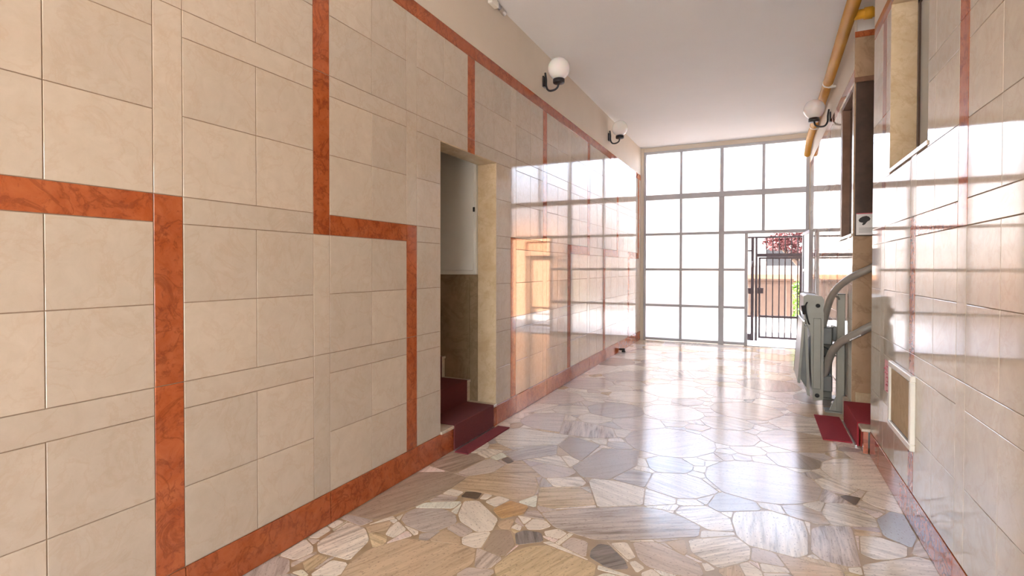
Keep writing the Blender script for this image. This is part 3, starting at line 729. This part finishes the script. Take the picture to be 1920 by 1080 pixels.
st2 = boxes('step_return', [(.69, XR-.001, SY1, SY1+.2, 0, .18)], 'tread'); tag(st2, 'stone return of the first right step against the wall', 'step')
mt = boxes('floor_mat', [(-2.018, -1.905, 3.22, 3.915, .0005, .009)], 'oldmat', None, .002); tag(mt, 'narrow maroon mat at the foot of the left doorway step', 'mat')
mt = boxes('floor_mat', [(.455, .655, 4.74, 5.5, .0005, .01)], 'mat', None, .002); tag(mt, 'bright red mat on the floor before the right steps', 'mat')

# ------------------------------------------------------------ meter cabinet in the left doorway
cb = empty('meter_cabinet', (-2.6, 3.93, 1.3), label='pale grey meter cupboard on the stairwell wall in the left doorway', cat='cupboard')
boxes('body', [(-2.232, -3.1, 3.905, DY1+.0005, 1.30, 2.5)], 'cabinet', cb, .003)
dr = boxes('door', [(-2.25, -2.66, 3.893, 3.905, 1.335, 2.48)], 'cabinet', cb, .003)
boxes('door', [(-2.67, -3.08, 3.893, 3.905, 1.335, 2.48)], 'cabinet', cb, .003)
lk = boxes('lock', [(-2.232, -2.25, 3.882, 3.893, 1.845, 1.885)], 'black', cb, .002)

# ------------------------------------------------------------ stair lift
lf = empty('stair_lift', (.48, 6.05, 0), label='grey platform stair lift folded up beside the red carpeted steps', cat='stair lift')
BY0, BY1 = 5.74, 6.42
prism('body', [(.385, 1.085), (.41, 1.10), (.53, 1.085), (.545, 1.06), (.545, .10), (.47, .085), (.452, .40), (.448, .72), (.40, .86), (.385, .92)], 'Y', BY0, BY1, 'lift', lf, .006)
boxes('front_panel', [(.462, .528, BY0-.012, BY0, .20, .88)], 'lift', lf, .004)
for z in (1.0, .135):
    lathe('knob', [(.006, -.014), (.018, -.012), (.02, 0), (.02, .01)], (.50, BY0-.002, z), 'rubber', lf, 'Y', 14)
fp = prism('platform', [(.335, .25), (.352, .245), (.388, .84), (.372, .85)], 'Y', BY0-.02, BY1-.04, 'lift', lf, .003)
boxes('platform_edge', [(.372, .39, BY0-.024, BY1-.036, .842, .858)], 'chrome', lf, .003)
prism('ramp_flap', [(.415, .14), (.436, .13), (.408, .80), (.392, .80)], 'Y', BY0-.03, BY1-.06, 'lift', lf, .003)
prism('gap_liner', [(.36, .28), (.41, .20), (.395, .78), (.385, .80)], 'Y', BY0+.01, BY1-.08, 'liftdark', lf)
tube('lever', [(.40, BY0-.005, .82), (.385, BY0-.012, .92)], .006, 'chrome', lf, 8)
tube('lever_grip', [(.385, BY0-.012, .915), (.375, BY0-.016, 1.0)], [.014, .019], 'rubber', lf, 10)
tube('grab_handle', smooth_path([(.41, BY0-.004, 1.03), (.395, BY0-.04, 1.0), (.40, BY0-.045, .92), (.42, BY0-.02, .84), (.43, BY0-.004, .82)], 5), .007, 'rubber', lf, 8)
def at(x, y, Y):
    d = Rv*((x-960)/FPX)+Uv*((CY-y)/FPX)+Wv; t = Y/d.y
    return (d.x*t, Y, CAM_H+d.z*t)
up = [at(1541, 622, 5.86), at(1547, 596, 5.80), at(1553, 572, 5.70), at(1561, 552, 5.58), at(1573, 537, 5.46), at(1590, 524, 5.37), at(1612, 512, 5.31), at(1640, 499, 5.29)]
p = Vector(up[-1]); up += [p+Vector((.5, 0, .32)), p+Vector((1.4, 0, .9))]
tube('upper_rail', smooth_path(up, 6), .030, 'rail', lf, 16)
lw = [at(1543, 706, 5.86), at(1550, 690, 5.80), at(1555, 672, 5.70), at(1563, 655, 5.58), at(1576, 642, 5.46), at(1593, 632, 5.37), at(1612, 623, 5.31), at(1640, 608, 5.29)]
p = Vector(lw[-1]); lw += [p+Vector((.5, 0, .32)), p+Vector((1.4, 0, .9))]
lr = tube('lower_rail', smooth_path(lw, 6), .034, 'rail', lf, 16)
a, b = Vector(lw[5]), Vector(lw[6])
for k in range(9):          # faint row of white lettering too small to read
    c = a.lerp(b, k/8)+Vector((0, -.033, -.022)); boxes('lettering', [(c.x-.004, c.x+.004, c.y-.001, c.y+.001, c.z-.005, c.z+.005)], 'paper', lf)
boxes('carriage', [(.545, .63, 5.80, 5.98, .62, .79)], 'liftdark', lf, .01); boxes('carriage', [(.63, .67, 5.82, 5.98, .66, .80)], 'liftdark', lf, .008)
boxes('carriage', [(.545, .635, 5.82, 6.0, .16, .32)], 'liftdark', lf, .01)
tube('cable', smooth_path([(.55, 5.85, .6), (.60, 5.83, .57), (.61, 5.83, .49), (.57, 5.84, .45), (.555, 5.85, .40), (.60, 5.85, .36), (.60, 5.85, .3)], 6), .006, 'rubber', lf, 8)
tube('cable', smooth_path([(.55, 5.87, .50), (.62, 5.86, .50), (.68, 5.8, .53)], 6), .005, 'rubber', lf, 8)
sp = boxes('rail_post', [(.655, .718, 5.70, 5.76, .008, 1.115)], 'lift', lf, .004)
boxes('post_cap', [(.653, .72, 5.698, 5.762, 1.115, 1.122)], 'liftdark', lf)
boxes('rail_post', [(.60, .68, 6.28, 6.34, .008, .62)], 'lift', lf, .004)
prism('foot_gusset', [(.60, .008), (.66, .008), (.66, .16)], 'Y', 5.715, 5.745, 'lift', lf)
boxes('foot_plate', [(.56, .726, 5.66, 5.82, .0005, .012)], 'lift', lf, .002); boxes('foot_plate', [(.55, .72, 6.22, 6.4, .0005, .012)], 'lift', lf, .002)
pu = Vector(up[3]); tube('rail_bracket', [pu, (pu.x+.05, 5.64, pu.z-.03), (.668, 5.71, 1.07)], .010, 'rail', lf, 8)
tube('rail_bracket', [lw[3], (.64, 5.64, .60), (.668, 5.71, .60)], .010, 'rail', lf, 8)

# ------------------------------------------------------------ things on the right wall
ht = empty('access_hatch', (XR, 3.57, .41), label='small ivory framed hatch with tan panel low on right wall', cat='hatch')
HY0, HY1, HZ0, HZ1 = 3.31, 3.83, .405, .80
for nm, bx in (('frame_rail', (HY0, HY1, HZ0, HZ0+.035)), ('frame_rail', (HY0, HY1, HZ1-.035, HZ1)), ('frame_stile', (HY0, HY0+.035, HZ0+.035, HZ1-.035)), ('frame_stile', (HY1-.035, HY1, HZ0+.035, HZ1-.035))):
    boxes(nm, [(XR-.024, XR+.001, *bx)], 'frameivory', ht, .004)
boxes('shadow_gap', [(XR-.010, XR, HY0+.033, HY1-.033, HZ0+.033, HZ1-.033)], 'black', ht)
boxes('panel', [(XR-.015, XR-.008, HY0+.043, HY1-.043, HZ0+.043, HZ1-.043)], 'hatch', ht, .002)
pn = empty('notice', (XR, 3.95, .59), label='small pink notice with red marks stuck beside the hatch', cat='notice')
boxes('sheet', [(XR-.0025, XR-.0002, 3.845, 4.04, .575, .775)], 'pink', pn)
rn = random.Random(3)
for k in range(7):
    y0 = 3.86+rn.random()*.07; z = .595+k*.024; L = .05+rn.random()*.09
    tube('printed_mark', smooth_path([(XR-.003, y0+L*i/4, z+rn.uniform(-.009, .009)) for i in range(5)], 3), .0035, 'pinkink', pn, 6)
sg = empty('sign', (.81, SY1-.016, 1.65), label='white plate with black hand symbol at the foot of the dark panel', cat='sign')
Ys = SY1-.0145
boxes('plate', [(.752, .95, Ys-.006, Ys, 1.652, 1.835)], 'paper', sg, .001)
boxes('red_edge', [(.752, .95, Ys-.0066, Ys-.001, 1.8355, 1.842)], 'pinkink', sg)
blob = [(.775, 1.765), (.768, 1.782), (.78, 1.80), (.80, 1.812), (.825, 1.817), (.845, 1.808), (.855, 1.79), (.848, 1.776), (.835, 1.77), (.825, 1.757), (.815, 1.742), (.80, 1.736), (.795, 1.745), (.803, 1.757), (.79, 1.76)]
prism('symbol', blob, 'Y', Ys-.0085, Ys-.006, 'ink', sg)
for z, x1 in ((1.712, .88), (1.70, .90), (1.688, .87), (1.676, .89)): boxes('text_line', [(.772, x1, Ys-.0075, Ys-.006, z-.0022, z+.0022)], 'greyink', sg)
ds = empty('door_stop', (-2.0, 8.28, 0), label='small black rubber door stop at the foot of the left wall', cat='door stop')
lathe('base', [(.03, 0), (.032, .01), (.024, .025), (.018, .03)], (-1.985, 8.28, .0005), 'rubber', ds, 'Z', 16)
lathe('buffer', [(.015, -.045), (.018, -.03), (.018, 0), (.022, .005), (.022, .03), (.015, .035)], (-2.0, 8.28, .042), 'rubber', ds, 'X', 16)

# ------------------------------------------------------------ outside
cg = boxes('ground', [(-30, 30, -40, YB, -.3, -.02)], 'ground'); tag(cg, 'unseen pale ground added behind the open rear to bounce light inside', 'ground', kind='structure')  # unseen courtyard added to bounce sunlight up onto the hall ceiling
gd = boxes('ground', [(-30, 30, YE+.12, 60, -.3, -.02)], 'ground'); tag(gd, 'pale sunlit paving outside the entrance', 'ground', kind='structure')
ub = empty('added_upper_storeys', (-.5, 5, 3.76), label='unseen upper floors of the building, added to shade the yard', cat='building', kind='structure')  # out-of-view mass added above the hall to keep gate and fence shaded
boxes('yard_shade_block', [(-14, 14, YB, YE+.12, ZC+.15, 15)], 'house', ub)
boxes('ground_floor_block', [(-14, -4.9, YB, YE+.12, 0, ZC+.14), (3.4, 14, YB, YE+.12, 0, ZC+.14)], 'house', ub)
GY = 10.9
gt = empty('metal_gate', (.3, GY, -.02), label='brown iron bar gate seen through the open entrance door', cat='gate')
def gbar(nm, x0, x1, z0, z1, t=.02, parent=gt): return boxes(nm, [(x0, x1, GY-t, GY+t, z0, z1)], 'gate', parent, .002)
gbar('gate_post', -.165, -.112, -.02, 1.96, .03); gbar('gate_post', -.092, -.052, -.02, 1.96, .025)
gbar('head_rail', -2.6, .78, 1.93, 1.965); gbar('mid_rail', -.052, .78, 1.575, 1.64)
gbar('mid_rail', -2.6, -.165, 1.68, 1.71); gbar('mid_rail', -2.6, -.165, .425, .455); gbar('kick_plate', -.235, -.165, -.015, .10)
gbar('leaf_stile', -.032, .002, .03, 1.57); gbar('leaf_stile', .65, .69, .03, 1.57); gbar('leaf_rail', .002, .65, 1.535, 1.57); gbar('leaf_rail', .002, .65, .425, .465); gbar('leaf_rail', .002, .65, .03, .065)
for x in (.1, .208, .316, .413, .518, .62): gbar('bar', x-.010, x+.010, .065, 1.535, .010); gbar('bar', x-.010, x+.010, 1.64, 1.93, .010)
gbar('gate_post', .74, .79, -.02, 1.96, .025)
x = -.30
while x > -2.6: gbar('bar', x-.007, x+.007, .455, 1.93, .007); x -= .108
gbar('gate_post', -2.64, -2.58, -.02, 1.96, .025)
boxes('lock_case', [(-.05, .05, GY-.045, GY-.02, .88, .99)], 'gate', gt, .004); boxes('lock_case', [(-.215, -.165, GY-.03, GY+.01, .87, .98)], 'gate', gt, .004)
tube('hinge', [(-.13, GY-.035, 1.38), (-.13, GY-.035, 1.5)], .022, 'gate', gt, 10)
# garden gate of boards and low wall across the yard
bg = empty('board_gate', (-1.5, 16, -.02), label='brown boarded driveway gate across the yard', cat='gate')
x = -6.0; bmesh_plank = None
while x < .80:
    if bmesh_plank is None:
        o = boxes('board', [(x, x+.152, 15.97, 16.0, 0, 1.02)], 'plank', bg, .004); bmesh_plank = o
    else:
        c = bmesh_plank.copy(); C.objects.link(c); c.location.x += x+6.0
    x += .158
boxes('cap_rail', [(-6.02, .82, 15.95, 16.02, 1.02, 1.07)], 'plank', bg)
gw = boxes('garden_wall', [(-9, 6, 16.3, 16.55, -.02, 1.43)], 'house'); tag(gw, 'low white garden wall behind the boarded gate', 'wall', kind='structure')
boxes('peach_band', [(-9, 6, 16.27, 16.3, 1.0, 1.19)], 'peach', gw)
pw = boxes('side_wall', [(2.1, 2.35, 10.2, 16.2, -.02, 2.6)], 'peach'); tag(pw, 'peach stucco side wall of the yard outside', 'wall', kind='structure')
pl = boxes('side_wall', [(-3.6, -3.35, 10.2, 15.5, -.02, 1.6)], 'peach'); tag(pl, 'low peach side wall left of the yard', 'wall', kind='structure')
hs = empty('house', (0, 23, 0), label='white house with dark windows across the street', cat='house')
boxes('facade', [(-10, 9, 22, 30, -.02, 5.2)], 'house', hs)
boxes('roof', [(-10.4, 9.4, 21.5, 30.5, 5.2, 5.45)], 'roof', hs)
for x0 in (-8.2, -5.6, -3.0, .15, 3.4, 6.2):
    for z0 in (1.28, 3.5):
        wd = boxes('window', [(x0, x0+1.25, 21.96, 22.02, z0, z0+.85)], 'house', hs)
        boxes('pane', [(x0+.05, x0+1.2, 21.945, 21.96, z0+.05, z0+.8)], 'shadeglass', wd)
def foliage(name, trunk_pts, r, blobs, m, n, size, label, cat, seed):
    rn = random.Random(seed); base = trunk_pts[0][0]
    t = empty(name, base, label=label, cat=cat)
    for pts in trunk_pts: tube('trunk' if pts is trunk_pts[0] else 'branch', smooth_path(pts, 4), [r*(1-.7*i/(4*(len(pts)-1))) for i in range(4*(len(pts)-1)+1)], 'bark', t, 8)
    V, F = [], []
    for k in range(n):
        bc, br = blobs[rn.randrange(len(blobs))]
        while True:
            d = Vector((rn.uniform(-1, 1), rn.uniform(-1, 1), rn.uniform(-1, 1)))
            if d.length < 1: break
        c = Vector(bc)+Vector((d.x*br[0], d.y*br[1], d.z*br[2])); s = size*rn.uniform(.6, 1.3)
        u = Vector((rn.gauss(0, 1), rn.gauss(0, 1), rn.gauss(0, .6))).normalized(); v = u.cross(Vector((rn.gauss(0, 1), rn.gauss(0, 1), rn.gauss(0, 1)))).normalized(); w_ = u.cross(v)
        i = len(V); V += [c-u*s, c+v*s*.42+w_*s*.1, c+u*s, c-v*s*.42+w_*s*.1]; F += [(i, i+1, i+2), (i, i+2, i+3)]
    me = bpy.data.meshes.new('leaves'); me.from_pydata([tuple(q-Vector(base)) for q in V], [], F)
    o = link('foliage', me, m, t); o['kind'] = 'stuff'
    return t
foliage('red_leaved_tree', [[(1.1, 18.2, -.02), (1.05, 18.2, .9), (1.0, 18.2, 1.7), (.9, 18.2, 2.4)], [(1.02, 18.2, 1.5), (.6, 18.0, 1.95), (.25, 18, 2.2)], [(1.0, 18.2, 1.6), (1.5, 18.3, 2.2), (1.8, 18.3, 2.6)]], .06,
        [((.75, 18.1, 2.25), (.55, .5, .38)), ((1.15, 18.2, 2.1), (.6, .5, .4)), ((.45, 18.0, 2.15), (.4, .4, .25)), ((1.2, 18.2, 2.7), (.8, .6, .45)), ((1.7, 18.3, 2.4), (.6, .5, .5))], 'redleaf', 2600, .07, 'dark red leaved tree behind the garden wall', 'tree', 5)
foliage('green_bush', [[(1.02, 14.2, -.02), (1.0, 14.2, .4), (.98, 14.2, .9)], [(1.0, 14.2, .3), (.85, 14.1, .6), (.8, 14.1, .8)]], .025,
        [((.98, 14.2, .62), (.27, .3, .45)), ((.92, 14.2, .9), (.2, .25, .18)), ((1.0, 14.2, .3), (.3, .3, .3))], 'greenleaf', 1500, .06, 'bright green bush at the right edge of the yard gate', 'bush', 9)

portal((-.66, YB+.02, 1.27), (2.75, 2.55), (0, 1, 0))
